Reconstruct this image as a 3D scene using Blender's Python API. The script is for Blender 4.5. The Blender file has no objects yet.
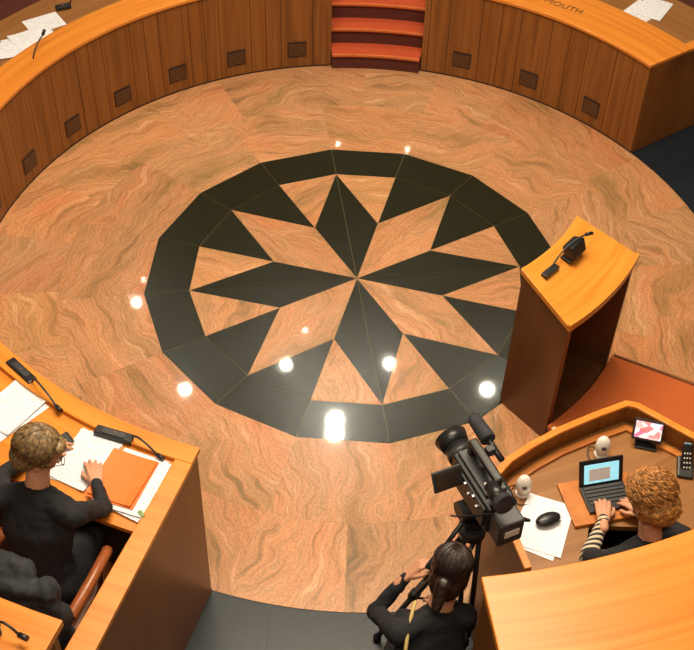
import bpy, bmesh, math, random
import numpy as np
from mathutils import Vector, Matrix, Euler, noise as mnoise
random.seed(7)
D=math.radians
scene=bpy.context.scene
try:
    scene.view_settings.view_transform='Standard'
    scene.view_settings.look='None'
except Exception: pass

# ------------------------------------------------------------ materials
def mk(name):
    m=bpy.data.materials.new(name); m.use_nodes=True
    nt=m.node_tree; b=nt.nodes['Principled BSDF']
    return m,nt,b
def N(nt,t,**k):
    n=nt.nodes.new(t)
    for a,v in k.items(): setattr(n,a,v)
    return n
def ramp(nt,stops):
    r=N(nt,'ShaderNodeValToRGB'); e=r.color_ramp.elements
    while len(e)>1: e.remove(e[-1])
    e[0].position=stops[0][0]; e[0].color=(*stops[0][1],1)
    for p,c in stops[1:]:
        x=e.new(p); x.color=(*c,1)
    return r
def mth(nt,op,a=None,b=None):
    n=N(nt,'ShaderNodeMath',operation=op)
    for i,v in enumerate((a,b)):
        if v is None: continue
        if isinstance(v,(int,float)): n.inputs[i].default_value=v
        else: nt.links.new(v,n.inputs[i])
    return n.outputs[0]
def simple(name,col,rough=.5,metal=0,emit=0,var=.12,scale=40,bump=0,ecol=None,coat=None,spec=None):
    m,nt,b=mk(name)
    tc=N(nt,'ShaderNodeTexCoord'); no=N(nt,'ShaderNodeTexNoise'); no.inputs['Scale'].default_value=scale; no.inputs['Detail'].default_value=4
    nt.links.new(tc.outputs['Object'],no.inputs['Vector'])
    c=col; r=ramp(nt,[(.3,tuple(x*(1-var) for x in c)),(.7,tuple(min(1,x*(1+var)) for x in c))])
    nt.links.new(no.outputs['Fac'],r.inputs[0]); nt.links.new(r.outputs[0],b.inputs['Base Color'])
    b.inputs['Roughness'].default_value=rough; b.inputs['Metallic'].default_value=metal
    if spec is not None: b.inputs['Specular IOR Level'].default_value=spec
    if coat: b.inputs['Coat Weight'].default_value=1; b.inputs['Coat Roughness'].default_value=coat
    if emit:
        b.inputs['Emission Color'].default_value=(*(ecol or col),1); b.inputs['Emission Strength'].default_value=emit
    if bump:
        bp=N(nt,'ShaderNodeBump'); bp.inputs['Strength'].default_value=bump; bp.inputs['Distance'].default_value=.01
        nt.links.new(no.outputs['Fac'],bp.inputs['Height']); nt.links.new(bp.outputs[0],b.inputs['Normal'])
    return m
def wood(name,c1,c2,c3,rough=.35,mode='top'):
    m,nt,b=mk(name)
    tc=N(nt,'ShaderNodeTexCoord'); s=N(nt,'ShaderNodeSeparateXYZ'); nt.links.new(tc.outputs['Object'],s.inputs[0])
    x,y,z=s.outputs
    r=mth(nt,'SQRT',mth(nt,'ADD',mth(nt,'MULTIPLY',x,x),mth(nt,'MULTIPLY',y,y)))
    th=mth(nt,'ARCTAN2',y,x)
    cb=N(nt,'ShaderNodeCombineXYZ')
    f=(26,2.2,26) if mode=='top' else (3,60,1.1)
    nt.links.new(mth(nt,'MULTIPLY',r,f[0]),cb.inputs[0]); nt.links.new(mth(nt,'MULTIPLY',th,f[1]),cb.inputs[1]); nt.links.new(mth(nt,'MULTIPLY',z,f[2]),cb.inputs[2])
    n=N(nt,'ShaderNodeTexNoise'); n.inputs['Scale'].default_value=1; n.inputs['Detail'].default_value=7; n.inputs['Distortion'].default_value=.6
    nt.links.new(cb.outputs[0],n.inputs['Vector'])
    rp=ramp(nt,[(.28,c1),(.5,c2),(.72,c3)]); nt.links.new(n.outputs['Fac'],rp.inputs[0])
    nt.links.new(rp.outputs[0],b.inputs['Base Color']); b.inputs['Roughness'].default_value=rough
    b.inputs['Specular IOR Level'].default_value=.4
    return m
def granite():
    m,nt,b=mk('polished_peach_granite')
    uv=N(nt,'ShaderNodeUVMap'); uv.uv_map='UVMap'
    n0=N(nt,'ShaderNodeTexNoise'); n0.inputs['Scale'].default_value=1.6; n0.inputs['Detail'].default_value=3
    nt.links.new(uv.outputs[0],n0.inputs['Vector'])
    sub=N(nt,'ShaderNodeVectorMath',operation='SUBTRACT'); nt.links.new(n0.outputs['Color'],sub.inputs[0]); sub.inputs[1].default_value=(.5,.5,.5)
    sc=N(nt,'ShaderNodeVectorMath',operation='MULTIPLY'); nt.links.new(sub.outputs[0],sc.inputs[0]); sc.inputs[1].default_value=(.5,.62,0)
    ad=N(nt,'ShaderNodeVectorMath',operation='ADD'); nt.links.new(uv.outputs[0],ad.inputs[0]); nt.links.new(sc.outputs[0],ad.inputs[1])
    def band(stretch,rough,dist):
        st=N(nt,'ShaderNodeVectorMath',operation='MULTIPLY'); nt.links.new(ad.outputs[0],st.inputs[0]); st.inputs[1].default_value=stretch
        n1=N(nt,'ShaderNodeTexNoise'); n1.inputs['Scale'].default_value=1; n1.inputs['Detail'].default_value=8; n1.inputs['Roughness'].default_value=rough; n1.inputs['Distortion'].default_value=dist
        nt.links.new(st.outputs[0],n1.inputs['Vector']); return n1.outputs['Fac']
    fine=band((1.6,17,1),.62,.15); broad=band((.8,3.6,3),.55,.3)
    rp=ramp(nt,[(.27,(.27,.175,.085)),(.37,(.42,.22,.105)),(.45,(.60,.285,.135)),(.50,(.65,.335,.165)),(.535,(.47,.255,.12)),(.58,(.63,.31,.15)),(.67,(.71,.43,.245)),(.78,(.56,.26,.12))])
    nt.links.new(fine,rp.inputs[0])
    rb=ramp(nt,[(.33,(.64,.70,.60)),(.43,(.92,.90,.84)),(.54,(1.05,1.0,.95)),(.66,(1.08,.88,.82))]); nt.links.new(broad,rb.inputs[0])
    mb=N(nt,'ShaderNodeMix',data_type='RGBA',blend_type='MULTIPLY'); mb.inputs[0].default_value=1
    nt.links.new(rp.outputs[0],mb.inputs[6]); nt.links.new(rb.outputs[0],mb.inputs[7])
    n2=N(nt,'ShaderNodeTexNoise'); n2.inputs['Scale'].default_value=75; n2.inputs['Detail'].default_value=3; nt.links.new(uv.outputs[0],n2.inputs['Vector'])
    r2=ramp(nt,[(.35,(.6,.6,.6)),(.6,(1.1,1.1,1.1))]); nt.links.new(n2.outputs['Fac'],r2.inputs[0])
    mx=N(nt,'ShaderNodeMix',data_type='RGBA',blend_type='MULTIPLY'); mx.inputs[0].default_value=.5
    nt.links.new(mb.outputs[2],mx.inputs[6]); nt.links.new(r2.outputs[0],mx.inputs[7])
    at=N(nt,'ShaderNodeAttribute'); at.attribute_name='tint'
    m3=N(nt,'ShaderNodeMix',data_type='RGBA',blend_type='MULTIPLY'); m3.inputs[0].default_value=1
    nt.links.new(mx.outputs[2],m3.inputs[6]); nt.links.new(at.outputs['Color'],m3.inputs[7])
    nt.links.new(m3.outputs[2],b.inputs['Base Color']); b.inputs['Roughness'].default_value=.27
    b.inputs['Coat Weight'].default_value=1; b.inputs['Coat Roughness'].default_value=.04
    return m
M={}
M['granite']=granite()
M['darkgranite']=simple('polished_black_green_granite',(.016,.015,.006),.24,var=.3,scale=14,coat=.04,spec=.5)
M['grout']=simple('grout',(.22,.15,.06),.6)
M['blacktile']=simple('black_slate_tile',(.012,.017,.024),.35,var=.2,scale=30,spec=.35)
M['tilegrout']=simple('tile_grout',(.05,.05,.05),.6)
M['rim']=wood('bright_cherry_wood',(.58,.175,.020),(.70,.235,.030),(.77,.29,.045),.3)
M['desk']=wood('desk_top_wood',(.42,.13,.022),(.50,.165,.03),(.56,.20,.04),.35)
M['deskbrown']=wood('brown_and_shaded_desk_wood',(.22,.088,.024),(.28,.118,.034),(.33,.15,.045),.4)
M['panel']=wood('panel_cherry_wood',(.155,.052,.010),(.23,.080,.015),(.28,.105,.020),.4,'panel')
M['panelgap']=simple('panel_joint_dark',(.035,.012,.005),.7)
M['ventwood']=simple('vent_dark_wood',(.11,.042,.012),.6)
M['lect']=wood('lectern_walnut',(.10,.035,.012),(.15,.055,.018),(.20,.075,.024),.35,'panel')
M['lectop']=wood('lectern_top_wood',(.62,.215,.026),(.72,.27,.038),(.77,.32,.05),.28)
M['carpet']=simple('red_orange_carpet',(.48,.105,.020),.95,var=.2,scale=120,bump=.3)
M['carpetd']=simple('dark_and_shaded_red_carpet',(.09,.018,.010),.95,var=.3,scale=120,bump=.3)
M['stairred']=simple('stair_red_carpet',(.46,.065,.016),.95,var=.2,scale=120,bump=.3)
M['black']=simple('black_plastic',(.012,.012,.013),.35)
M['grey']=simple('dark_grey_plastic',(.035,.035,.038),.4)
M['metal']=simple('brushed_metal',(.45,.45,.45),.3,metal=1)
M['white']=simple('paper_white',(.82,.82,.86),.7,var=.03)
M['whitepl']=simple('white_plastic',(.80,.76,.68),.35,var=.03)
M['orange']=simple('orange_card',(.80,.17,.015),.6,var=.06)
M['cloth']=simple('black_cloth',(.010,.010,.013),.85,var=.4,scale=25,bump=.4)
M['cloth2']=simple('black_jacket_cloth',(.020,.022,.028),.8,var=.5,scale=18,bump=.6)
M['skin']=simple('skin',(.60,.29,.17),.5,var=.06,scale=30)
M['eye']=simple('eye_white',(.8,.8,.78),.3,var=.02)
M['iris']=simple('iris_dark',(.03,.02,.015),.2)
M['lip']=simple('lips',(.5,.15,.11),.5)
M['blonde']=simple('ash_blonde_hair',(.20,.125,.055),.45,var=.7,scale=70)
M['curl']=simple('golden_curly_hair',(.36,.15,.035),.5,var=.6,scale=60)
M['brunette']=simple('dark_brown_hair',(.022,.010,.007),.4,var=.5,scale=60)
M['leather']=simple('brown_leather',(.36,.10,.03),.3,var=.2)
M['screen']=simple('lit_screen',(.15,.35,.45),.3,emit=.9,var=.35,scale=30,ecol=(.35,.75,.85))
M['tape']=simple('white_step_marking',(.85,.82,.6),.4,var=.03)
M['plaster']=simple('ceiling_plaster',(.20,.16,.09),.8,var=.1,scale=2)
M['lamp']=simple('lamp_lens',(1,.95,.8),.5,emit=300,var=0,ecol=(1,.93,.75))
M['lamps']=simple('lamp_lens_small',(1,.95,.8),.5,emit=80,var=0,ecol=(1,.93,.75))
M['green']=simple('green_glass',(.25,.35,.12),.2)
M['text']=simple('dark_lettering',(.16,.06,.015),.5)
M['nosing']=simple('step_nosing',(.55,.14,.03),.6)
M['gold']=simple('tan_strap',(.55,.40,.14),.6)
def stripes():
    m,nt,b=mk('striped_sleeve')
    tc=N(nt,'ShaderNodeTexCoord'); w=N(nt,'ShaderNodeTexWave'); w.bands_direction='Y'; w.inputs['Scale'].default_value=14
    nt.links.new(tc.outputs['Object'],w.inputs['Vector']); r=ramp(nt,[(.45,(.015,.012,.012)),(.55,(.6,.5,.35))])
    nt.links.new(w.outputs['Fac'],r.inputs[0]); nt.links.new(r.outputs[0],b.inputs['Base Color']); b.inputs['Roughness'].default_value=.8
    return m
M['stripe']=stripes()
def videoimg():
    m,nt,b=mk('video_preview_picture')
    tc=N(nt,'ShaderNodeTexCoord'); v=N(nt,'ShaderNodeTexVoronoi'); v.inputs['Scale'].default_value=3.2
    nt.links.new(tc.outputs['Generated'],v.inputs['Vector'])
    r=ramp(nt,[(0,(.1,.15,.5)),(.4,(.75,.12,.12)),(.7,(.85,.8,.85)),(1,(.1,.3,.6))]); nt.links.new(v.outputs['Color'],r.inputs[0])
    nt.links.new(r.outputs[0],b.inputs['Base Color']); nt.links.new(r.outputs[0],b.inputs['Emission Color']); b.inputs['Emission Strength'].default_value=.8
    return m
M['video']=videoimg()
def txtpaper():
    m,nt,b=mk('printed_page')
    tc=N(nt,'ShaderNodeTexCoord'); w=N(nt,'ShaderNodeTexWave'); w.bands_direction='Y'; w.inputs['Scale'].default_value=32
    nt.links.new(tc.outputs['Object'],w.inputs['Vector'])
    n=N(nt,'ShaderNodeTexNoise'); n.inputs['Scale'].default_value=60; nt.links.new(tc.outputs['Object'],n.inputs['Vector'])
    a=mth(nt,'MULTIPLY',mth(nt,'GREATER_THAN',w.outputs['Fac'],.72),mth(nt,'GREATER_THAN',n.outputs['Fac'],.47))
    r=ramp(nt,[(0,(.82,.82,.88)),(1,(.50,.50,.56))]); nt.links.new(a,r.inputs[0]); nt.links.new(r.outputs[0],b.inputs['Base Color']); b.inputs['Roughness'].default_value=.7
    return m
M['page']=txtpaper()
# ------------------------------------------------------------ helpers
COL=bpy.context.collection
TS=bpy.data.scenes.new('modelling_scratch')
def group(name,loc=(0,0,0)):
    e=bpy.data.objects.new(name,None); e.empty_display_size=.05; e.location=loc; COL.objects.link(e); return e
def adopt(o,p):
    if p is None: return
    o.parent=p; o.matrix_parent_inverse=Matrix.Translation(-Vector(p.location))
def add(name,me,mats,parent=None,smooth=False,bevel=0):
    o=bpy.data.objects.new(name,me); COL.objects.link(o)
    for m in (mats if isinstance(mats,(list,tuple)) else [mats]): me.materials.append(m)
    if smooth: me.polygons.foreach_set('use_smooth',[True]*len(me.polygons))
    if bevel:
        b=o.modifiers.new('bevel','BEVEL'); b.width=bevel; b.segments=2; b.limit_method='ANGLE'
    adopt(o,parent); return o
def mesh(name,v,f,mats,parent=None,**k):
    me=bpy.data.meshes.new(name); me.from_pydata([tuple(x) for x in v],[],f)
    bm=bmesh.new(); bm.from_mesh(me); bmesh.ops.recalc_face_normals(bm,faces=bm.faces); bm.to_mesh(me); bm.free()
    return add(name,me,mats,parent,**k)
def arcp(name,r0,r1,a0,a1,z0,z1,mat,parent=None,n=None,bevel=0):
    n=n or max(2,int(abs(a1-a0)/2.0)+1)
    fz0=z0 if callable(z0) else (lambda r:z0); fz1=z1 if callable(z1) else (lambda r:z1)
    v=[];f=[]
    for i in range(n+1):
        a=D(a0+(a1-a0)*i/n); c,s=math.cos(a),math.sin(a)
        v+=[(r0*c,r0*s,fz0(r0)),(r1*c,r1*s,fz0(r1)),(r1*c,r1*s,fz1(r1)),(r0*c,r0*s,fz1(r0))]
    for i in range(n):
        b=4*i
        for k in range(4): f.append((b+k,b+(k+1)%4,b+4+(k+1)%4,b+4+k))
    f.append((0,3,2,1)); e=4*n; f.append((e,e+1,e+2,e+3))
    return mesh(name,v,f,mat,parent,bevel=bevel)
def polyp(name,pts,z0,z1,mat,parent=None,bevel=0):
    n=len(pts); v=[(x,y,z0) for x,y in pts]+[(x,y,z1) for x,y in pts]
    f=[tuple(range(n))[::-1],tuple(range(n,2*n))]+[(i,(i+1)%n,n+(i+1)%n,n+i) for i in range(n)]
    return mesh(name,v,f,mat,parent,bevel=bevel)
def ribbon(name,pts,th,z0,z1,mat,parent=None,bevel=0):
    P=[Vector((x,y)) for x,y in pts]; L=[];R=[]
    for i,p in enumerate(P):
        a=(P[i]-P[i-1]).normalized() if i>0 else None
        b=(P[i+1]-P[i]).normalized() if i<len(P)-1 else None
        t=((a or b)+(b or a)).normalized(); nn=Vector((-t.y,t.x)); k=1/max(.4,nn.dot(Vector((-(a or b).y,(a or b).x))))
        L.append(p+nn*th/2*k); R.append(p-nn*th/2*k)
    v=[];f=[]
    for l,r in zip(L,R): v+=[(l.x,l.y,z0),(r.x,r.y,z0),(r.x,r.y,z1),(l.x,l.y,z1)]
    for i in range(len(P)-1):
        b=4*i
        for k in range(4): f.append((b+k,b+(k+1)%4,b+4+(k+1)%4,b+4+k))
    f.append((0,3,2,1)); e=4*(len(P)-1); f.append((e,e+1,e+2,e+3))
    return mesh(name,v,f,mat,parent,bevel=bevel)
def box(name,c,s,mat,parent=None,rot=(0,0,0),bevel=.003):
    me=bpy.data.meshes.new(name); bm=bmesh.new(); bmesh.ops.create_cube(bm,size=1)
    bmesh.ops.scale(bm,vec=s,verts=bm.verts); bm.to_mesh(me); bm.free()
    o=add(name,me,mat,None,bevel=bevel); o.location=c; o.rotation_euler=rot; adopt(o,parent); return o
def cyl(name,p0,p1,r0,r1,mat,parent=None,seg=24,bevel=0):
    p0,p1=Vector(p0),Vector(p1); d=p1-p0
    me=bpy.data.meshes.new(name); bm=bmesh.new()
    bmesh.ops.create_cone(bm,cap_ends=True,segments=seg,radius1=r0,radius2=r1,depth=d.length)
    bmesh.ops.transform(bm,matrix=Matrix.Translation((p0+p1)/2)@d.to_track_quat('Z','Y').to_matrix().to_4x4(),verts=bm.verts)
    bm.to_mesh(me); bm.free()
    o=add(name,me,mat,parent,bevel=bevel)
    for p in me.polygons: p.use_smooth=len(p.vertices)==4
    return o
def ball(name,c,r,mat,parent=None,rot=(0,0,0),seg=20):
    me=bpy.data.meshes.new(name); bm=bmesh.new(); bmesh.ops.create_uvsphere(bm,u_segments=seg,v_segments=seg//2+2,radius=1)
    bmesh.ops.scale(bm,vec=r if isinstance(r,(tuple,list)) else (r,r,r),verts=bm.verts)
    bm.to_mesh(me); bm.free(); o=add(name,me,mat,None,smooth=True); o.location=c; o.rotation_euler=rot; adopt(o,parent); return o
def tube(name,paths,r,mat,parent=None,poly=False,res=6):
    cu=bpy.data.curves.new(name,'CURVE'); cu.dimensions='3D'; cu.bevel_depth=r; cu.bevel_resolution=1 if res<6 else 2; cu.use_fill_caps=True
    if paths and not isinstance(paths[0][0],(list,tuple,Vector)): paths=[paths]
    for pts in paths:
        if poly or len(pts)<3:
            s=cu.splines.new('POLY'); s.points.add(len(pts)-1)
        else:
            s=cu.splines.new('NURBS'); s.points.add(len(pts)-1); s.order_u=min(4,len(pts)); s.use_endpoint_u=True; s.resolution_u=res
        s.points.foreach_set('co',[x for p in pts for x in (p[0],p[1],p[2],1.0)])
    cu.materials.append(mat); o=bpy.data.objects.new(name,cu); COL.objects.link(o); adopt(o,parent); return o
def strands(name,paths,r,mat,parent):
    V=[];F=[]
    for pts in paths:
        n=len(pts); b0=len(V)
        for i,p in enumerate(pts):
            t=(pts[min(i+1,n-1)]-pts[max(i-1,0)]).normalized(); a=t.cross(Vector((.3,.2,.93))).normalized(); b=t.cross(a)
            rr=r*(1-.45*i/(n-1))
            for k in range(4):
                an=k*math.pi/2; V.append(p+a*rr*math.cos(an)+b*rr*math.sin(an))
        for i in range(n-1):
            for k in range(4):
                q=b0+4*i; F.append((q+k,q+(k+1)%4,q+4+(k+1)%4,q+4+k))
        F.append((b0+3,b0+2,b0+1,b0)); q=b0+4*(n-1); F.append((q,q+1,q+2,q+3))
    me=bpy.data.meshes.new(name); me.from_pydata([tuple(v) for v in V],[],F); return add(name,me,mat,parent,smooth=True)

# ------------------------------------------------------------ camera
f_px=1185.65; pitch=.79886; roll=.03638
fw=Vector((0,math.cos(pitch),-math.sin(pitch))); up=Vector((0,math.sin(pitch),math.cos(pitch))); rt=Vector((1,0,0))
r2=rt*math.cos(roll)+up*math.sin(roll); u2=-rt*math.sin(roll)+up*math.cos(roll)
cam=bpy.data.cameras.new('camera'); co=bpy.data.objects.new('camera',cam); COL.objects.link(co)
cam.sensor_width=36; cam.lens=36*f_px/694; cam.clip_end=200
mw=Matrix((r2,u2,-fw)).transposed().to_4x4(); mw.translation=Vector((-.05476,-5.6793,5.38977)); co.matrix_world=mw
scene.camera=co

# ------------------------------------------------------------ figure tools
def ico(n):
    b=bmesh.new(); bmesh.ops.create_icosphere(b,subdivisions=n,radius=1); r=([v.co.copy() for v in b.verts],[[v.index for v in f.verts] for f in b.faces]); b.free(); return r
ICO={2:ico(2),3:ico(3)}
def ellv(q,c,r,R=None):
    if not isinstance(r,(tuple,list)): r=(r,r,r)
    m=Matrix.Translation(Vector(c))@(R.to_4x4() if R is not None else Matrix())@Matrix.Diagonal((*r,1))
    return [m@v for v in ICO[q][0]]
def solid(name,prims,voxel,mats,parent,smooth=4,disp=0,dscale=20,q=3):
    V=[];F=[]
    for lab,parts in prims:
        if len(parts)==1:
            b0=len(V); V+=ellv(q,*parts[0]); F+=[[i+b0 for i in f] for f in ICO[q][1]]
        else:
            b=bmesh.new()
            for p in parts:
                for v_ in ellv(q,*p): b.verts.new(v_)
            r=bmesh.ops.convex_hull(b,input=b.verts,use_existing_faces=False)
            dead=[v_ for v_ in b.verts if not v_.link_faces]
            if dead: bmesh.ops.delete(b,geom=dead,context='VERTS')
            b.verts.index_update(); b0=len(V); V+=[v_.co.copy() for v_ in b.verts]; F+=[[v_.index+b0 for v_ in f.verts] for f in b.faces]; b.free()
    me=bpy.data.meshes.new(name); me.from_pydata([tuple(v_) for v_ in V],[],F); me.update()
    o=bpy.data.objects.new(name,me); TS.collection.objects.link(o)
    m=o.modifiers.new('r','REMESH'); m.mode='VOXEL'; m.voxel_size=voxel
    if smooth:
        s=o.modifiers.new('s','SMOOTH'); s.factor=.5; s.iterations=smooth
    vl=TS.view_layers[0]; vl.update(); dg=vl.depsgraph; ev=o.evaluated_get(dg); nm=bpy.data.meshes.new_from_object(ev)
    o.modifiers.clear(); o.data=nm; nm.name=name; TS.collection.objects.unlink(o); COL.objects.link(o); bpy.data.meshes.remove(me)
    if disp:
        nv=len(nm.vertices); cc=np.empty(nv*3,dtype=np.float32); nn_=np.empty(nv*3,dtype=np.float32)
        nm.vertices.foreach_get('co',cc); nm.vertices.foreach_get('normal',nn_); cc=cc.reshape(-1,3); nn_=nn_.reshape(-1,3)
        w_=np.array([mnoise.noise(Vector(c_)*dscale)+.5*mnoise.noise(Vector(c_)*dscale*2.3) for c_ in cc.tolist()],dtype=np.float32)
        cc=cc+nn_*(disp*w_)[:,None]; nm.vertices.foreach_set('co',cc.astype(np.float32).ravel()); nm.update()
    nm.materials.clear()
    for x in mats: nm.materials.append(x)
    n=len(nm.polygons)
    if len(mats)>1:
        Cc=np.empty(n*3,dtype=np.float32); nm.polygons.foreach_get('center',Cc); Cc=Cc.reshape(-1,3)
        av=lambda r:(sum(r)/3 if isinstance(r,(tuple,list)) else r)
        best=np.full(n,1e9); bl=np.zeros(n,dtype=np.int32)
        for lab,parts in prims:
            a=np.array(parts[0][0]); b_=np.array(parts[-1][0]); ra,rb=av(parts[0][1]),av(parts[-1][1])
            d=b_-a; L=float((d*d).sum())
            t_=np.zeros(n) if L<1e-9 else np.clip(((Cc-a)*d).sum(axis=1)/L,0,1)
            q_=np.sqrt(((Cc-(a+t_[:,None]*d))**2).sum(axis=1))-(ra+(rb-ra)*t_)
            w_=q_<best; best[w_]=q_[w_]; bl[w_]=lab
        nm.polygons.foreach_set('material_index',bl)
    nm.polygons.foreach_set('use_smooth',[True]*n); nm.update()
    adopt(o,parent); return o
def frame(fwd,upv=(0,0,1)):
    f=Vector(fwd).normalized(); r=f.cross(Vector(upv)).normalized(); u=r.cross(f); return Matrix((r,f,u)).transposed()
def hand(name,wrist,fwd,normal,side,parent,curl=.5,skin='skin'):
    f=Vector(fwd).normalized(); n=Vector(normal); n=(n-f*n.dot(f)).normalized(); x=f.cross(n)*side
    R=Matrix((x,f,n)).transposed(); W=Vector(wrist)
    T=lambda a,b,c: W+R@Vector((a,b,c))
    pr=[]
    bases=[(.027,.084,0),(.009,.089,.002),(-.010,.086,0),(-.027,.078,-.002)]; lens=[.074,.083,.077,.060]
    for (bx,by,bz),L in zip(bases,lens):
        pr.append((0,[(T(bx*.5,.0,0),.015),(T(bx,by,bz),.0105)]))
        d=0; p=Vector((bx,by,bz)); fan=bx*1.8
        for s,(q,r0,r1) in enumerate(((.45,.0092,.0085),(.31,.0085,.0080),(.24,.0080,.0072))):
            d+=curl*(.55 if s==0 else .75)
            e=p+Vector((fan*L*q*2,math.cos(d)*L*q,-math.sin(d)*L*q))
            pr.append((0,[(T(*p),r0),(T(*e),r1)])); p=e
    pr.append((0,[(T(.012,.012,-.004),.014),(T(.036,.045,-.012),.0115)]))
    pr.append((0,[(T(.036,.045,-.012),.0105),(T(.050,.072,-.018),.0095)])); pr.append((0,[(T(.050,.072,-.018),.0092),(T(.050,.096,-.024),.008)]))
    pr.append((0,[(T(0,-.05,0),(.022)),(T(0,0,0),.020)]))
    return solid(name,pr,.0034,[M[skin]],parent,smooth=2,q=2)
def head(parent,c,fwd,hair,style,skin='skin'):
    R=frame(fwd); C=Vector(c); T=lambda x,y,z: C+R@Vector((x,y,z))
    E=lambda x,y,z,r:(T(x,y,z),r,R)
    pr=[(0,[E(0,-.012,.028,(.074,.092,.084))]),(0,[E(0,.022,-.005,(.064,.066,.075)),E(0,.042,-.078,(.036,.034,.026))]),
        (0,[E(0,.084,.008,.006),E(0,.100,-.026,.009)]),(0,[E(-.011,.092,-.030,.007),E(.011,.092,-.030,.007)]),
        (0,[E(.073,-.010,-.008,(.007,.017,.028))]),(0,[E(-.073,-.010,-.008,(.007,.017,.028))]),
        (0,[E(-.030,.076,.026,.007),E(.030,.076,.026,.007)]),(1,[E(0,.082,-.050,(.021,.008,.0045))]),(1,[E(0,.081,-.058,(.018,.009,.005))]),
        (0,[E(.034,.056,-.024,.017)]),(0,[E(-.034,.056,-.024,.017)])]
    solid('head',pr,.0038,[M[skin],M['lip']],parent,smooth=3,q=3)
    eu=R.to_euler()
    for s in (-1,1):
        ball('eye',T(s*.029,.077,.003),(.0125,.008,.0065),M['eye'],parent,rot=eu,seg=12)
        ball('iris',T(s*.029,.0835,.003),(.0048,.003,.0048),M['iris'],parent,rot=eu,seg=10)
        tube('eyebrow',[T(s*.015,.084,.026),T(s*.03,.085,.031),T(s*.047,.073,.026)],.0028,M[hair],parent)
    if style=='short': hp=[(0,[E(0,-.026,.042,(.084,.092,.088))]),(0,[E(0,-.055,-.02,(.072,.055,.07))]),(0,[E(-.06,-.01,.02,(.024,.04,.055))]),(0,[E(.06,-.01,.02,(.024,.04,.055))]),(0,[E(.02,.045,.085,(.05,.035,.025))])]
    elif style=='curly': hp=[(0,[E(0,-.026,.048,(.092,.098,.09))]),(0,[E(0,-.06,-.03,(.085,.06,.075))]),(0,[E(-.07,-.015,.0,(.03,.045,.07))]),(0,[E(.07,-.015,.0,(.03,.045,.07))]),(0,[E(0,.05,.09,(.06,.035,.028))])]
    else: hp=[(0,[E(0,-.022,.04,(.083,.094,.087))]),(0,[E(0,-.055,-.03,(.07,.05,.08))]),(0,[E(-.06,-.015,.0,(.022,.045,.07))]),(0,[E(.06,-.015,.0,(.022,.045,.07))]),(0,[E(0,-.10,-.02,.035),E(0,-.115,-.12,.022)])]
    solid('hair_mass',hp,.0050,[M[hair]],parent,smooth=3,disp={'short':.003,'curly':.008,'sleek':.002}[style],dscale=45)
    paths=[]; nn={'short':420,'curly':380,'sleek':320}[style]
    rng=random.Random(5)
    rx,ry,rz=(.088,.097,.092) if style!='curly' else (.097,.104,.096)
    for i in range(nn):
        phi=rng.uniform(0,2*math.pi); fr=math.sin(phi)
        end=(1.0 if fr>.55 else (1.75 if fr<0 else 1.55))*rng.uniform(.85,1.1); s0=rng.uniform(.0,.5) if style!='sleek' else rng.uniform(0,.1)
        tw=rng.uniform(-.3,.3); ph=rng.uniform(0,6); pts=[]
        K=10 if style!='curly' else 20
        lift=rng.uniform(-.01,.02)
        for k in range(K):
            a=s0+(end-s0)*k/(K-1); p_=phi+tw*k/K
            q=1+lift+(.03*k/K if style=='short' else 0)
            v_=Vector((rx*math.sin(a)*math.cos(p_)*q,-.024+ry*math.sin(a)*math.sin(p_)*q,.04+rz*math.cos(a)*q))
            if style=='curly': v_+=Vector((math.cos(ph+k*1.0),math.sin(ph+k*1.0),math.cos(ph*2+k*.8)))*.008
            if style=='sleek' and fr<.3 and k>6: v_.x*=.8
            pts.append(T(*v_))
        paths.append(pts)
    strands('hair_strands',paths,.0024 if style!='curly' else .0032,M[hair],parent)
def body(parent,J,cloth='cloth',skin='skin',lfore=None,bare=False):
    V={k:Vector(v) for k,v in J.items()}
    sh=(V['shR']-V['shL']).normalized(); upv=(V['neck']-V['pel']).normalized(); f=upv.cross(sh).normalized(); R=Matrix((sh,f,upv)).transposed()
    waist=V['pel'].lerp(V['chest'],.5)
    P=[(0,[(V['pel'],(.165,.115,.10),R),(waist,(.135,.098,.07),R)]),
       (0,[(waist,(.135,.098,.07),R),(V['chest'],(.158,.112,.09),R)]),
       (0,[(V['chest'],(.155,.110,.09),R),(V['neck']-upv*.07,(.125,.07,.04),R)]),
       (0,[(V['chest']+f*.075+sh*.06-upv*.01,.055)]),(0,[(V['chest']+f*.075-sh*.06-upv*.01,.055)]),
       (0,[(V['shR'],.056),(V['neck']-upv*.05,(.05,.05,.04),R)]),(0,[(V['shL'],.056),(V['neck']-upv*.05,(.05,.05,.04),R)]),
       (1,[(V['neck']-upv*.06,.052),(V['head'],.048)])]
    for s in 'RL':
        ua=1 if bare else 0
        P.append((0,[(V['sh'+s],.055),(V['sh'+s].lerp(V['el'+s],.3),.048)]))
        P.append((ua,[(V['sh'+s].lerp(V['el'+s],.25),.047),(V['el'+s],.037)]))
        P.append((2 if (s=='L' and lfore) else ua,[(V['el'+s],.038),(V['wr'+s],.025)]))
        P.append((0,[(V['hip'+s],.095),(V['kn'+s],.062)])); P.append((0,[(V['kn'+s],.060),(V['an'+s],.042)]))
        P.append((3,[(V['an'+s]-Vector((0,0,.03)),.036),(V['toe'+s],.03)]))
    mats=[M[cloth],M[skin],M[lfore or cloth],M['black']]
    solid('body',P,.007,mats,parent,smooth=6,disp=.006,dscale=16)
def sitter(name,J,headfwd,hair,style,handsdir,cloth='cloth',lfore=None,bare=False,curl=.5):
    g=group(name,J['pel']); body(g,J,cloth,'skin',lfore,bare)
    head(g,J['head'],headfwd,hair,style)
    for s,sd_ in (('R',-1),('L',1)):
        d,nrm,cu=handsdir[s]; hand('hand_'+('right' if s=='R' else 'left'),J['wr'+s],d,nrm,sd_,g,curl=cu)
    return g
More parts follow.
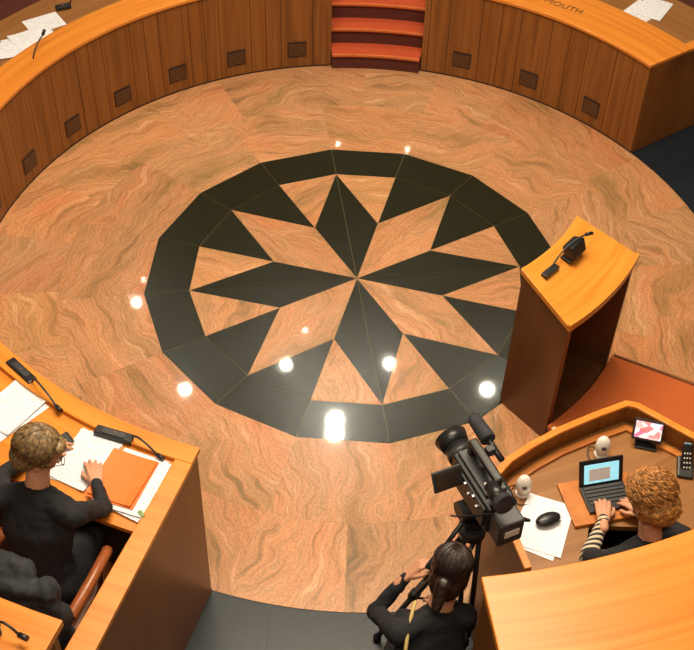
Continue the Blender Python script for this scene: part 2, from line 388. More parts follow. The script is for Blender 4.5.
def legs(J,pel,f,kneez,floorz,thigh=.40,spread=.09):
    f=Vector((*f,0)).normalized(); r=f.cross(Vector((0,0,1)))
    for s,k in (('R',1),('L',-1)):
        h=Vector(pel)+r*spread*k; J['hip'+s]=h; kn=h+f*thigh; kn.z=kneez; J['kn'+s]=kn
        an=kn+f*.02; an.z=floorz+.09; J['an'+s]=an; J['toe'+s]=an+f*.14-Vector((0,0,.055))

# woman on the left reading papers
J=dict(pel=(-1.31,-2.96,.98),chest=(-1.30,-2.885,1.27),neck=(-1.285,-2.82,1.48),head=(-1.27,-2.765,1.60),
       shR=(-1.135,-2.915,1.39),shL=(-1.445,-2.835,1.39),elR=(-1.06,-2.74,1.20),elL=(-1.53,-2.60,1.215),wrR=(-1.115,-2.61,1.195),wrL=(-1.40,-2.44,1.195))
legs(J,J['pel'],(.25,.97),.96,.42,thigh=.36)
wl=sitter('woman_reading',J,(.84,.28,-.50),'blonde','short',{'R':((-.3,.95,-.05),(.1,0,1),.35),'L':((.85,.5,-.05),(0,0,1),.5)})
hl=Vector(J['head']); Rh=frame((.84,.28,-.50)); TT=lambda x,y,z:hl+Rh@Vector((x,y,z))
for s in (-1,1):
    c=TT(s*.031,.098,.002); ring=[c+Rh@Vector((math.cos(a)*.020,0,math.sin(a)*.015)) for a in [i*math.pi/6 for i in range(13)]]
    tube('glasses_rim',ring,.0016,M['black'],wl,poly=True); tube('glasses_temple',[TT(s*.051,.096,.004),TT(s*.078,.04,.006),TT(s*.082,-.01,.002)],.0016,M['black'],wl)
tube('glasses_bridge',[TT(-.011,.098,.003),TT(.011,.098,.003)],.0016,M['black'],wl)
# stenographer
J=dict(pel=(1.30,-2.93,.70),chest=(1.27,-2.87,1.02),neck=(1.245,-2.82,1.27),head=(1.225,-2.755,1.42),
       shR=(1.405,-2.80,1.19),shL=(1.10,-2.91,1.19),elR=(1.45,-2.66,1.06),elL=(1.02,-2.80,1.05),wrR=(1.29,-2.60,1.10),wrL=(1.10,-2.635,1.10))
legs(J,J['pel'],(-.3,.95),.74,.25,thigh=.36)
sitter('woman_typing',J,(-.42,.62,-.62),'curl','curly',{'R':((-.62,.78,-.12),(0,0,1),.55),'L':((.12,.99,-.12),(0,0,1),.55)},lfore='stripe')
# camera operator
J=dict(pel=(.31,-3.23,.56),chest=(.34,-3.16,.88),neck=(.37,-3.085,1.10),head=(.405,-3.02,1.24),
       shR=(.475,-3.09,1.02),shL=(.205,-3.18,1.02),elR=(.52,-2.98,.78),elL=(.11,-3.0,.87),wrR=(.42,-2.88,.66),wrL=(.235,-2.93,1.05))
legs(J,J['pel'],(.1,.99),.53,0.0,thigh=.38)
op=sitter('camera_operator',J,(.3,.72,-.55),'brunette','sleek',{'R':((-.3,.9,-.2),(0,0,1),.5),'L':((.62,.30,.62),(-.5,.2,.6),1.0)})
tube('bag_strap',[(.27,-3.07,1.085),(.24,-3.17,1.095),(.23,-3.27,1.0)],.008,M['gold'],op)

# ------------------------------------------------------------ chairs
def chair(name,c,f,floorz,seat_h=.45,arms=True,mat='leather',aw=.22,bk=.48):
    g=group(name,(c[0],c[1],floorz)); R=frame((*f,0)); C=Vector((c[0],c[1],floorz)); T=lambda x,y,z:C+R@Vector((x,y,z)); E=lambda x,y,z,r:(T(x,y,z),r,R)
    solid('seat',[(0,[E(-.17,-.18,seat_h-.06,.035),E(.17,-.18,seat_h-.06,.035),E(-.17,.20,seat_h-.06,.035),E(.17,.20,seat_h-.06,.035)])],.012,[M[mat]],g)
    solid('backrest',[(0,[E(-.18,-.22,seat_h+.1,.03),E(.18,-.22,seat_h+.1,.03),E(-.17,-.26,seat_h+bk,.03),E(.17,-.26,seat_h+bk,.03)])],.012,[M[mat]],g)
    cyl('post',T(0,0,.06),T(0,0,seat_h-.08),.025,.025,M['metal'],g)
    for i in range(5):
        a=i*2*math.pi/5+.3; cyl('base_leg',T(0,0,.07),T(.22*math.cos(a),.22*math.sin(a),.04),.018,.012,M['black'],g); ball('castor',T(.22*math.cos(a),.22*math.sin(a),.025),.025,M['black'],g,seg=10)
    if arms:
        for s in (-1,1):
            tube('armrest',[T(s*aw,-.20,seat_h+.20),T(s*(aw+.02),-.05,seat_h+.225),T(s*(aw+.02),.08,seat_h+.22),T(s*aw,.15,seat_h+.17)],.026,M[mat],g)
            tube('arm_support',[T(s*.19,.02,seat_h-.05),T(s*(aw+.02),.03,seat_h+.05),T(s*(aw+.02),.03,seat_h+.19)],.012,M['metal'],g)
    return g,T,R
ch,T,R=chair('office_chair',(-1.30,-2.94),(.25,.97),.42)
ja=group('black_jacket',T(0,-.27,.9)); E=lambda x,y,z,r:(T(x,y,z),r,R)
solid('jacket',[(0,[E(-.20,-.29,.95,(.06,.045,.05)),E(.20,-.29,.95,(.06,.045,.05)),E(-.2,-.34,.55,(.06,.045,.05)),E(.2,-.34,.55,(.06,.045,.05))]),
  (0,[E(-.2,-.27,.95,.055),E(-.29,-.30,.62,.05)]),(0,[E(.2,-.27,.95,.055),E(.25,-.30,.60,.045)]),(0,[E(-.1,-.24,.985,.05),E(.1,-.24,.985,.05)]),
  (0,[E(-.13,-.39,.5,.05),E(-.1,-.35,.87,.045)]),(0,[E(.08,-.39,.5,.05),E(.11,-.35,.87,.045)])],.009,[M['cloth2']],ja,smooth=3,disp=.022,dscale=11)
chair('office_chair',(1.305,-2.93),(-.3,.95),.25,seat_h=.37,arms=False,mat='black')
chair('office_chair',(.31,-3.24),(.1,.99),0,seat_h=.45,arms=False,mat='black',bk=.36)
bpy.data.scenes.remove(TS)

# ------------------------------------------------------------ floor
A0=math.degrees(.15754)+90
RI,RV,RO,RD=1.1,.574,1.393,2.49
def pol(r,k): a=D(A0+22.5*k); return Vector((r*math.cos(a),r*math.sin(a)))
bm=bmesh.new(); uvl=bm.loops.layers.uv.new('UVMap'); tl=bm.loops.layers.color.new('tint')
def slab(pts,mi,rot=None,gap=.0018,z=0):
    q=[]; n=len(pts)
    area=sum(pts[i].x*pts[(i+1)%n].y-pts[(i+1)%n].x*pts[i].y for i in range(n))
    P=pts if area>0 else pts[::-1]
    for i in range(n):
        a=(P[i]-P[i-1]).normalized(); b=(P[(i+1)%n]-P[i]).normalized()
        na=Vector((-a.y,a.x)); nb=Vector((-b.y,b.x)); k=(na+nb).normalized(); d=max(.3,k.dot(na)); q.append(P[i]+k*gap/d)
    vs=[bm.verts.new((p.x,p.y,z)) for p in q]; f=bm.faces.new(vs); f.material_index=mi
    if rot is None: rot=random.uniform(0,math.pi)
    ox,oy=random.uniform(0,50),random.uniform(0,50); t=random.uniform(.93,1.04); tr=random.uniform(.97,1.02)
    cr,sr=math.cos(rot),math.sin(rot)
    for l in f.loops:
        x,y=l.vert.co.x,l.vert.co.y
        l[uvl].uv=(x*cr+y*sr+ox,-x*sr+y*cr+oy); l[tl]=(t,t*tr,t*tr*tr,1)
O=Vector((0,0))
for k in range(0,16,2):
    dark=(k%4==0); tip=pol(RI,k); va=pol(RV,k-1); vb=pol(RV,k+1)
    slab([O,va,tip],1 if dark else 0,D(A0+22.5*k)+random.uniform(-.5,.5)); slab([O,tip,vb],1 if dark else 0,D(A0+22.5*k)+random.uniform(-.5,.5))
    slab([va,pol(RI,k-1),tip],0 if dark else 1,gap=.0012); slab([vb,tip,pol(RI,k+1)],0 if dark else 1,gap=.0012)
for k in range(16):
    slab([pol(RI,k),pol(RO,k),pol(RO,k+1),pol(RI,k+1)],1,gap=.0012)
RM=1.94
def vein(u):
    a=D(A0+22.5*u); y=math.sin(a)
    if y<-.45: return math.pi/2+random.uniform(-.35,.35)-math.cos(a)*.6
    return a+math.pi/2+random.uniform(-.5,.5)
for k in range(16):
    outer=[pol(RM,k+1-j/5) for j in range(6)]
    slab([pol(RO,k),pol(RO,k+1)]+outer,0,vein(k+.5),gap=.0004)
NO=26
for k3 in range(NO):
    u0,u1=k3*16/NO+.2,(k3+1)*16/NO+.2
    slab([pol(RM,u0+(u1-u0)*j/6) for j in range(7)]+[pol(RD,u1+(u0-u1)*j/6) for j in range(7)],0,vein((u0+u1)/2),gap=.0004)
me=bpy.data.meshes.new('floor_inlay'); bm.normal_update()
for f in bm.faces:
    if f.normal.z<0: f.normal_flip()
bm.to_mesh(me); bm.free()
add('floor_inlay',me,[M['granite'],M['darkgranite']])
v=[];n=128
for i in range(n):
    a=2*math.pi*i/n; v.append((RD*math.cos(a),RD*math.sin(a),-.002))
mesh('floor_grout_bed',v,[tuple(range(n))],M['grout'])
bm=bmesh.new(); T6=.6
for i in range(-12,12):
    for j in range(-12,14):
        x,y=i*T6+.2,j*T6+.1; g=.002
        bm.faces.new([bm.verts.new(p) for p in ((x+g,y+g,-.004),(x+T6-g,y+g,-.004),(x+T6-g,y+T6-g,-.004),(x+g,y+T6-g,-.004))])
me=bpy.data.meshes.new('floor'); bm.to_mesh(me); bm.free(); add('floor',me,M['blacktile'])
mesh('floor_tile_bed',[(-8,-8,-.007),(8,-8,-.007),(8,9,-.007),(-8,9,-.007)],[(0,1,2,3)],M['tilegrout'])
# ------------------------------------------------------------ curved benches
def fronted(parent,r,a0,a1,z0,z1,first,period,vents=True,mat='panel'):
    arcp('front_backing',r+.008,r+.035,a0,a1,z0,z1,M['panelgap'],parent)
    arcp('skirting',r-.003,r+.02,a0,a1,z0,z0+.012,M['panelgap'],parent)
    g=.11
    a=first
    while a-period>min(a0,a1): a-=period
    a-=period
    cuts=[]
    lo,hi=min(a0,a1),max(a0,a1)
    while a<hi+period:
        cuts+=[a-2.9,a+2.9,a+2.9+(period-5.8)/2]
        if vents and lo+2<a<hi-2:
            w=.075/r*57.3
            arcp('vent_frame',r-.005,r+.004,a-w,a+w,z0+.10,z0+.235,M['panelgap'],parent,n=3)
            for s in range(6):
                zz=z0+.112+s*.018
                arcp('vent_slat',r-.008,r-.002,a-w*.9,a+w*.9,zz,zz+.011,M['ventwood'],parent,n=3)
        a+=period
    cuts=sorted([c for c in cuts if lo+.5<c<hi-.5]+[lo,hi])
    for c0,c1 in zip(cuts,cuts[1:]):
        arcp('front_panel',r,r+.012,c0+g/2,c1-g/2,z0+.012,z1,M[mat],parent,n=max(2,int((c1-c0)/1.2)))
desk=group('curved_bench',(-1.8,1.9,0))
fronted(desk,2.49,96.7,186,0,.745,102.3,11.35)
arcp('rim_top',2.475,2.735,96.5,186,.742,.768,M['rim'],desk,bevel=.004)
arcp('worktop',2.73,3.2,96.7,186,.69,.715,M['deskbrown'],desk)
arcp('end_panel',2.5,3.25,96.0,97.2,0,.74,M['panel'],desk)
arcp('end_rim',2.735,3.3,95.9,97.7,.742,.768,M['rim'],desk,bevel=.004)
arcp('back_floor',3.2,4.6,97,186,.16,.22,M['carpetd'],desk)
desk2=group('curved_bench',(1.7,2.2,0))
fronted(desk2,2.49,36.1,79,0,.745,59,12.9)
arcp('rim_top',2.475,2.89,36.0,79.2,.742,.768,M['rim'],desk2,bevel=.004)
arcp('worktop',2.89,3.4,36.6,79,.69,.715,M['deskbrown'],desk2)
arcp('end_panel_right',2.5,3.6,36.0,36.7,0,.745,M['panel'],desk2)
arcp('end_rim',2.88,3.6,35.95,37.4,.742,.768,M['rim'],desk2,bevel=.003)
arcp('end_panel_left',2.5,3.4,78.4,79.4,0,.74,M['panel'],desk2)
arcp('back_floor',3.4,4.6,37,79,.16,.22,M['carpetd'],desk2)
t=bpy.data.curves.new('lettering','FONT'); t.body="DARTMOUTH"; t.size=.085; t.extrude=.0015; t.align_x='CENTER'; t.materials.append(M['text'])
to=bpy.data.objects.new('lettering',t); COL.objects.link(to); to.location=(1.36,2.24,.7695); to.rotation_euler=(0,0,D(-31)); adopt(to,desk2)

# stairs
st=group('carpeted_stairs',(.09,2.6,0))
for i in range(7):
    z=(i+1)*.13; r=2.45+i*.165
    arcp('riser_%d'%i,r,r+.6,79.6,95.9,0 if i==0 else z-.13,z-.02,M['carpetd'],st)  # same carpet as the treads; riser shade is put into the darker colour
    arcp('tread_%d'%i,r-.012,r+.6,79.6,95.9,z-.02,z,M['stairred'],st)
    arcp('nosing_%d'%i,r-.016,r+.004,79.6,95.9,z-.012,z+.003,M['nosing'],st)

# near-left bench
nl=group('curved_bench',(-1.2,-2.6,0))
fronted(nl,2.49,214,253.5,0,1.14,220,11.5)
arcp('rim_top',2.475,2.57,214,253.7,1.14,1.172,M['rim'],nl,bevel=.004)
arcp('worktop',2.57,2.97,214,252.2,1.125,1.15,M['rim'],nl)
arcp('end_panel',2.5,3.62,252.2,253.6,0,1.14,M['panel'],nl,n=3)
arcp('end_rim',2.57,3.62,251.9,253.75,1.14,1.172,M['rim'],nl,n=3,bevel=.004)
arcp('modesty_panel',2.9,2.92,214,252.2,.43,1.125,M['panelgap'],nl)
pl=group('raised_floor',(-1.6,-3.3,0))
arcp('platform_carpet',2.55,3.66,214,252.1,0,.42,M['carpetd'],pl)
nl2=group('curved_bench',(-1.5,-3.7,0))
arcp('front_panel',3.66,3.69,214,253,0,1.46,M['panel'],nl2)
arcp('rim_top',3.61,4.1,214,253,1.46,1.5,M['rim'],nl2,bevel=.004)
arcp('end_panel',3.67,4.1,252.2,252.95,0,1.46,M['panel'],nl2,n=2)
# near-right tribune
tr=group('presiding_bench',(.9,-3.4,0))
arcp('front_panel',3.27,3.30,-81,-38,0,1.46,M['panel'],tr)
arcp('bench_top',3.24,4.0,-81.3,-38,1.46,1.5,M['rim'],tr,bevel=.005)
arcp('end_panel',3.27,3.95,-81.1,-80.4,0,1.46,M['panel'],tr,n=2)

# platform for lectern
pf=group('speaker_platform',(1.9,-1.5,0))
arcp('platform_core',1.735,3.4,-50,-25.5,0,.13,M['lect'],pf)
arcp('platform_carpet',1.73,3.4,-50,-25.5,.13,.15,M['carpet'],pf)
arcp('edge_marking',1.76,1.86,-49.9,-49.0,.150,.153,M['tape'],pf)
arcp('edge_trim',1.74,3.4,-25.9,-25.4,.125,.156,M['lect'],pf)

# lectern
le=group('lectern',(1.25,-.93,0))
zt=lambda r:1.085-(r-1.345)*.347
zt0=lambda r:1.05-(r-1.345)*.347
arcp('front_panel',1.35,1.375,-49.4,-25.6,0,zt0,M['lect'],le)
arcp('side_panel_left',1.35,1.715,-49.5,-48.4,0,zt0,M['lect'],le,n=2)
arcp('side_panel_right',1.35,1.715,-26.6,-25.5,0,zt0,M['lect'],le,n=2)
arcp('plinth',1.37,1.70,-48.5,-26.5,0,.06,M['lect'],le)
arcp('inner_shelf',1.37,1.62,-48.5,-26.5,.70,.72,M['lect'],le)
arcp('sloped_top',1.338,1.727,-49.9,-25.1,zt0,zt,M['lectop'],le,bevel=.003)
z1=lambda r:zt(r)+.012
arcp('book_ledge',1.712,1.728,-49.9,-25.1,zt0,z1,M['lectop'],le)
lm=group('lectern_microphone',(1.1,-.95,1.06))
def rp(r,a,z): return (r*math.cos(D(a)),r*math.sin(D(a)),z)
box('base',rp(1.44,-44.7,1.066),(.115,.04,.022),M['black'],lm,rot=(0,.0,D(48)))
box('base_plate',rp(1.445,-37.2,1.058),(.12,.07,.016),M['black'],lm,rot=(0,.1,D(52)))
box('display_body',rp(1.45,-36.8,1.11),(.12,.07,.08),M['black'],lm,rot=(D(-20),0,D(52)),bevel=.008)
tube('gooseneck',[rp(1.43,-43.5,1.08),rp(1.42,-41,1.13),rp(1.44,-37,1.175),rp(1.475,-34.5,1.18)],.005,M['black'],lm)
cyl('capsule',rp(1.475,-34.5,1.18),rp(1.495,-33,1.175),.010,.010,M['black'],lm)

# stenographer desk
sd=group('stenographer_desk',(1.1,-2.5,0))
path=[(.74,-2.93),(.66,-2.66),(.63,-2.45),(.70,-2.36),(.81,-2.27),(.94,-2.18),(1.12,-2.08),(1.28,-2.0),(1.33,-2.01),(1.56,-2.18),(1.9,-2.44),(2.3,-2.74)]
ribbon('outer_panel',path,.028,0,1.135,M['panel'],sd)
ribbon('panel_cap',path,.034,1.135,1.152,M['rim'],sd,bevel=.003)
polyp('worktop',path[1:]+[(2.2,-2.95),(1.9,-2.85),(1.62,-2.72),(1.36,-2.62),(1.05,-2.62),(1.0,-2.85),(.78,-2.93)],1.0,1.03,M['deskbrown'],sd)  # brown wood darkened: shading inside the desk is put into its colour
path2=[(.71,-2.66),(.68,-2.47),(.73,-2.4),(.84,-2.31),(.97,-2.22),(1.14,-2.13),(1.29,-2.06),(1.5,-2.2),(1.86,-2.47)]
ribbon('cable_shelf',path2,.03,1.03,1.045,M['desk'],sd)
rf=group('raised_floor',(1.6,-2.9,0))
polyp('platform',[(.66,-2.9),(.70,-2.5),(.95,-2.25),(1.29,-2.06),(1.86,-2.47),(2.4,-2.9),(2.0,-2.6),(1.9,-2.64),(1.7,-2.77),(1.2,-3.0),(.6,-3.18)],.0,.25,M['carpetd'],rf)
# ------------------------------------------------------------ small items
def paper(name,c,sx,sy,ang,parent=None,mat='page',z=None,curl=.0):
    me=bpy.data.meshes.new(name); bm=bmesh.new(); bmesh.ops.create_grid(bm,x_segments=6,y_segments=6,size=.5)
    for v_ in bm.verts:
        v_.co.x*=sx; v_.co.y*=sy; v_.co.z=curl*(abs(v_.co.x/sx*2)**3)*random.uniform(.5,1)
    bm.to_mesh(me); bm.free(); o=add(name,me,M[mat]); o.location=c; o.rotation_euler=(0,0,D(ang))
    s=o.modifiers.new('thick','SOLIDIFY'); s.thickness=.002; s.offset=1
    adopt(o,parent); return o
pp=group('paper_stack',(-1.2,-2.46,1.151))
paper('sheet_under',(-1.19,-2.45,1.1515),.22,.30,-18,pp); paper('sheet_top',(-1.205,-2.455,1.155),.21,.29,-26,pp,curl=.01)
fo=group('orange_folder',(-1.0,-2.56,1.151))
for i,(dx,dy,a) in enumerate(((.035,-.01,-22),(.02,-.005,-14),(.045,-.03,-27),(.01,.0,-20),(.03,-.02,-17))):
    paper('loose_sheet_%d'%i,(-.99+dx,-2.565+dy,1.1515+i*.004),.22,.305,a,fo)
paper('folder_back',(-1.01,-2.565,1.173),.22,.27,-17,fo,'orange'); paper('folder_cover',(-1.015,-2.56,1.178),.215,.26,-19,fo,'orange',curl=.008)
p3=group('paper_stack',(-1.6,-2.2,1.151))
paper('sheet_a',(-1.60,-2.20,1.1515),.22,.30,-40,p3); paper('sheet_b',(-1.58,-2.16,1.155),.21,.29,-32,p3,curl=.01); paper('sheet_c',(-1.72,-2.28,1.158),.21,.29,-42,p3)
def micunit(p0,p1,z,tip,parentname='desk_microphone'):
    p0=Vector((*p0,z)); p1=Vector((*p1,z)); c=(p0+p1)/2; g=group(parentname,c); a=math.atan2(p1.y-p0.y,p1.x-p0.x); L=(p1-p0).length
    box('base',c+Vector((0,0,.016)),(L,.05,.03),M['black'],g,rot=(0,0,a),bevel=.006)
    box('button_panel',c+Vector((0,0,.033)),(L*.6,.03,.005),M['grey'],g,rot=(0,0,a),bevel=.001)
    tip=Vector(tip); s=p1+Vector((0,0,.03))
    tube('gooseneck',[s,s+Vector((0,0,.05)),(s+tip)/2+Vector((0,0,.05)),tip],.005,M['black'],g)
    d=(tip-s).normalized(); cyl('capsule',tip,tip+d*.04,.011,.011,M['black'],g)
    ball('indicator',c+Vector((0,0,.038)),.004,M['lip'],g,seg=8)
micunit((-1.66,-1.89),(-1.52,-2.02),1.15,(-1.38,-2.17,1.18))
micunit((-1.18,-2.29),(-1.00,-2.345),1.15,(-.88,-2.43,1.18))
micunit((-1.38,-3.56),(-1.27,-3.50),1.5,(-1.19,-3.54,1.54))
micunit((-2.33,1.36),(-2.28,1.26),.715,(-2.23,1.42,.86))
micunit((-2.27,1.98),(-2.17,2.03),.715,(-2.05,2.10,.82))
p4=group('paper_stack',(-2.42,1.55,.716))
paper('sheet_a',(-2.40,1.52,.7165),.30,.21,25,p4); paper('sheet_b',(-2.36,1.60,.721),.30,.21,38,p4,curl=.01); paper('sheet_c',(-2.52,1.42,.725),.28,.21,20,p4)
p4b=group('paper_stack',(-2.3,1.82,.716)); paper('sheet_a',(-2.32,1.80,.7165),.26,.2,35,p4b)
p5=group('paper_stack',(2.05,2.27,.716)); paper('sheet_a',(2.06,2.25,.7165),.21,.29,-40,p5); paper('sheet_b',(2.16,2.30,.721),.21,.29,-30,p5)
vi=group('small_vial',(-.90,-2.70,1.15)); cyl('body',(-.915,-2.73,1.163),(-.89,-2.76,1.163),.012,.012,M['green'],vi); cyl('cap',(-.89,-2.76,1.163),(-.88,-2.772,1.163),.009,.009,M['metal'],vi)
mp=group('mobile_phone',(-1.31,-2.39,1.19)); box('case',(-1.335,-2.385,1.175),(.07,.14,.010),M['black'],mp,rot=(0,0,D(-50)),bevel=.004); box('glass',(-1.335,-2.385,1.181),(.06,.12,.002),M['grey'],mp,rot=(0,0,D(-50)),bevel=0)

# stenographer items
lp=group('laptop',(1.14,-2.44,1.03)); Ry=D(14)
pad=group('desk_pad',(1.1,-2.5,1.03)); box('board',(1.12,-2.485,1.04),(.34,.24,.018),M['desk'],pad,rot=(0,0,Ry))
def L2(x,y,z): 
    c,s=math.cos(Ry),math.sin(Ry); return (1.135+x*c-y*s,-2.465+x*s+y*c,z)
box('keyboard_base',L2(0,-.02,1.058),(.21,.14,.016),M['black'],lp,rot=(0,0,Ry))
for i in range(5):
    box('key_row_%d'%i,L2(0,.035-i*.02,1.068),(.18,.014,.005),M['grey'],lp,rot=(0,0,Ry),bevel=.001)
box('lid',L2(-.0,.08,1.120),(.21,.010,.135),M['black'],lp,rot=(D(-24),0,Ry))
box('screen',L2(-.0,.073,1.121),(.165,.004,.095),M['screen'],lp,rot=(D(-24),0,Ry),bevel=0)
box('document_window',L2(-.01,.070,1.118),(.10,.003,.06),M['white'],lp,rot=(D(-24),0,Ry),bevel=0)
sp=group('paper_stack',(.85,-2.63,1.03)); paper('sheet_a',(.835,-2.635,1.0315),.21,.30,-24,sp,'white'); paper('sheet_b',(.85,-2.63,1.035),.21,.29,-18,sp,'white')
gc=group('glasses_case',(.86,-2.6,1.04)); ball('shell',(.865,-2.615,1.058),(.062,.034,.022),M['black'],gc,rot=(0,0,D(25))); tube('hinge',[(.81,-2.64,1.058),(.865,-2.648,1.055),(.92,-2.62,1.058)],.003,M['grey'],gc)
for x,y in ((1.15,-2.22),(.765,-2.46)):
    g=group('desk_speaker',(x,y,1.03)); cyl('foot',(x,y,1.03),(x,y,1.045),.035,.03,M['whitepl'],g); ball('housing',(x,y,1.095),(.036,.028,.055),M['whitepl'],g,rot=(D(-15),0,0)); cyl('control_dial',(x,y-.030,1.105),(x,y-.024,1.106),.010,.012,M['grey'],g,seg=16)
    tube('cable',[(x,y,1.035),(x-.04,y+.06,1.05),(x-.09,y-.01,1.05),(x-.03,y-.08,1.035),(x+.03,y-.06,1.035)],.0025,M['black'],g)
mo=group('preview_monitor',(1.37,-2.12,1.03)); am=D(-12)
box('foot',(1.37,-2.15,1.036),(.10,.07,.012),M['black'],mo,rot=(0,0,am)); cyl('stem',(1.37,-2.14,1.04),(1.37,-2.13,1.09),.008,.008,M['black'],mo)
box('bezel',(1.37,-2.13,1.11),(.14,.012,.10),M['black'],mo,rot=(D(-45),0,am)); box('picture',(1.37,-2.135,1.115),(.122,.006,.078),M['video'],mo,rot=(D(-45),0,am),bevel=0)
ph=group('desk_phone',(1.53,-2.28,1.03)); box('cradle',(1.53,-2.29,1.045),(.075,.11,.03),M['black'],ph,rot=(D(12),0,D(-8)),bevel=.008)
box('handset',(1.53,-2.27,1.085),(.048,.15,.025),M['black'],ph,rot=(D(50),0,D(-8)),bevel=.01)
for i in range(4):
    for j in range(3): box('key',(1.517+j*.013,-2.305+i*.014,1.066+i*.0168),(.006,.006,.004),M['whitepl'],ph,rot=(D(50),0,D(-8)),bevel=0)
box('display',(1.53,-2.235,1.135),(.03,.028,.004),M['screen'],ph,rot=(D(50),0,D(-8)),bevel=0)
# ------------------------------------------------------------ video camera on tripod
vc=group('video_camera',(.52,-2.72,1.3)); cf=Vector((-.43,.90,0)).normalized(); R=frame(cf); C=Vector((.515,-2.735,1.46)); K=1.22
T=lambda x,y,z:C+R@Vector((x*K*1.08,y*K,z*K)); eu=R.to_euler()
def vb(n,x,y,z,s,m='black',b=.006,rx=0): 
    o=box(n,T(x,y,z),(s[0]*K*1.08,s[1]*K,s[2]*K),M[m],vc,rot=(R@Euler((rx,0,0)).to_matrix()).to_euler(),bevel=b); return o
def vcy(n,a,b,r0,r1,m='black',**k): return cyl(n,T(*a),T(*b),r0*K,r1*K,M[m],vc,**k)
vb('body',0,-.02,0,(.10,.26,.13),'black',.012); vb('side_panel',-.053,-.03,.0,(.008,.2,.10),'grey'); vb('right_panel',.053,-.02,.01,(.008,.18,.08),'grey')
vb('battery',0,-.18,-.005,(.085,.07,.11),'grey',.008); vb('top_deck',0,0,.07,(.075,.2,.02),'grey')
vcy('lens_barrel',(0,.10,.0),(0,.17,0),.042,.046); vcy('focus_ring',(0,.12,0),(0,.145,0),.050,.050,'grey',seg=32); vcy('lens_hood',(0,.17,0),(0,.215,0),.048,.060); vcy('front_glass',(0,.21,0),(0,.217,0),.045,.045,'grey')
vb('handle_bar',0,-.01,.135,(.030,.19,.027),'black',.01); vb('handle_post_front',0,.075,.10,(.025,.025,.06)); vb('handle_post_rear',0,-.09,.10,(.025,.025,.06))
vcy('shotgun_mic',(.045,-.03,.14),(.045,.10,.14),.011,.011); vcy('mic_windscreen',(.045,.06,.14),(.045,.165,.14),.028,.024,'cloth2',bevel=.006); vb('mic_clamp',.03,.02,.14,(.03,.03,.03))
vcy('viewfinder',(-.03,-.10,.13),(-.03,-.17,.14),.024,.028); vcy('eyecup',(-.03,-.17,.14),(-.03,-.195,.145),.034,.036,'cloth2')
vb('flip_screen',-.105,.03,.05,(.10,.012,.075),'grey',.004,rx=-.5); vb('flip_display',-.105,.022,.056,(.085,.004,.06),'iris',0,rx=-.5)
for i in range(6): vb('knob_%d'%i,-.06,-.09+i*.028,.02+.02*(i%2),(.01,.012,.012),'metal',.003)
for i in range(4): vb('deck_button_%d'%i,-.02+.014*i,-.06,.082,(.008,.012,.006),'whitepl',.001)
vb('red_logo',.058,.02,.0,(.003,.05,.018),'lip',0); vb('white_label',.0,-.217,.0,(.05,.003,.03),'whitepl',0)
tube('cable',[T(.04,-.2,.03),T(.10,-.22,.0),T(.11,-.1,-.12),T(.05,-.05,-.14)],.006,M['black'],vc)
tube('cable_b',[T(-.04,-.16,.06),T(-.11,-.12,.03),T(-.10,-.02,-.10)],.005,M['black'],vc)
tp=group('camera_tripod',(.52,-2.72,0))
ctr=Vector((.515,-2.735,0)); Z=lambda z,dx=0,dy=0: ctr+Vector((dx,dy,z))
box('quick_plate',Z(1.368),(.09,.14,.024),M['grey'],tp,rot=eu); cyl('fluid_head',Z(1.25),Z(1.36),.052,.058,M['black'],tp); cyl('tilt_drum',Z(1.31)-R@Vector((.085,0,0)),Z(1.31)+R@Vector((.085,0,0)),.042,.042,M['grey'],tp)
cyl('bowl',Z(1.16),Z(1.25),.032,.065,M['black'],tp); cyl('spider',Z(1.11),Z(1.17),.06,.06,M['grey'],tp)
cyl('pan_handle',Z(1.32),Vector((.33,-2.93,1.14)),.010,.010,M['black'],tp); cyl('pan_grip',Vector((.375,-2.88,1.185)),Vector((.32,-2.94,1.13)),.016,.016,M['cloth2'],tp)
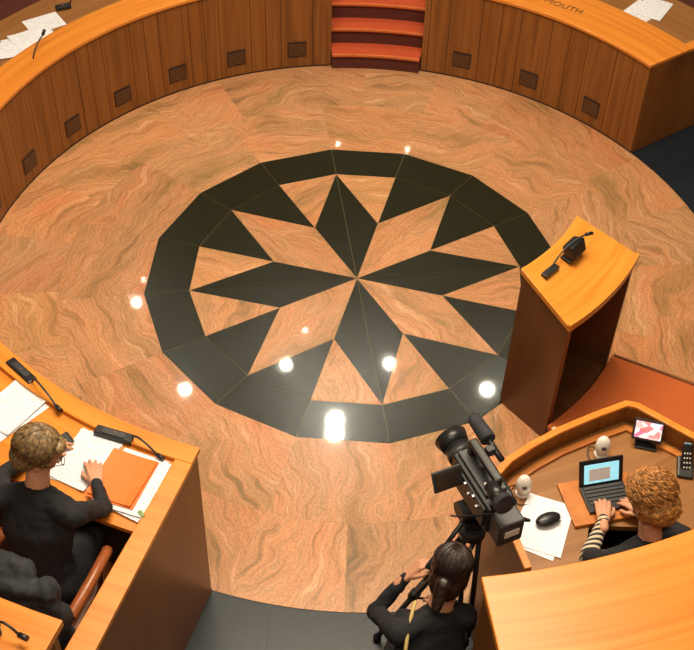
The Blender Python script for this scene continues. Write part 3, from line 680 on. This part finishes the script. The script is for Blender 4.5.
for i,(x,y) in enumerate(((-.36,.10),(.02,.42),(.03,-.30))):
    s=Z(1.14); e=Vector((ctr.x+x,ctr.y+y,.02)); mid=s.lerp(e,.55)
    w=Vector((-y,x,0)).normalized()*.022
    for k in (-1,1): cyl('leg_rail',s+w*k*1.6,mid+w*k,.012,.012,M['black'],tp,seg=12)
    cyl('leg_lower',mid-(e-s).normalized()*.1,e,.014,.014,M['grey'],tp,seg=12); cyl('leg_clamp',mid,mid+(e-s).normalized()*.05,.026,.026,M['black'],tp,seg=12); ball('leg_foot',e,.022,M['black'],tp,seg=12)
    cyl('spreader',Z(.55),s.lerp(e,.6),.006,.006,M['grey'],tp,seg=8)

# ------------------------------------------------------------ ceiling and lamps
CZ=6.5
mesh('ceiling',[(-9,-8,CZ),(9,-8,CZ),(9,13,CZ),(-9,13,CZ),(-9,-8,CZ+.1),(9,-8,CZ+.1),(9,13,CZ+.1),(-9,13,CZ+.1)],[(0,1,2,3),(4,5,6,7),(0,1,5,4),(1,2,6,5),(2,3,7,6),(3,0,4,7)],M['plaster'])
for x,y,r,k in ((-.163,3.91,.105,'lamp'),(-.163,4.13,.105,'lamp'),(.535,5.15,.07,'lamp'),(-.857,5.063,.068,'lamp'),(-2.161,4.555,.068,'lamp'),(1.84,4.746,.08,'lamp'),(-3.033,6.14,.048,'lamp'),(-3.0,6.6,.022,'lamps'),(-.634,5.71,.028,'lamps'),(.823,9.89,.03,'lamps'),(-.309,9.96,.03,'lamps')):
    g=group('ceiling_downlight',(x,y,CZ)); cyl('housing',(x,y,CZ-.05),(x,y,CZ+.01),r+.02,r+.02,M['metal'],g); cyl('lens',(x,y,CZ-.056),(x,y,CZ-.05),r,r,M[k],g)
def area(name,loc,size,e,col=(1,.84,.62),rot=(0,0,0)):
    l=bpy.data.lights.new(name,'AREA'); l.shape='RECTANGLE'; l.size=size[0]; l.size_y=size[1]; l.energy=e; l.color=col
    o=bpy.data.objects.new(name,l); o.location=loc; o.rotation_euler=rot; COL.objects.link(o)
area('added_area_light',(0,-.7,6.35),(3.5,2.6),540)  # unseen light added for general brightness, placed clear of the floor reflections
area('added_area_light',(0,-5.2,6.35),(4,1.4),140)  # weaker unseen light, added to brighten the near side
w=bpy.data.worlds.new('world'); scene.world=w; w.use_nodes=True
bg=w.node_tree.nodes['Background']; bg.inputs[0].default_value=(1,.78,.52,1); bg.inputs[1].default_value=.2
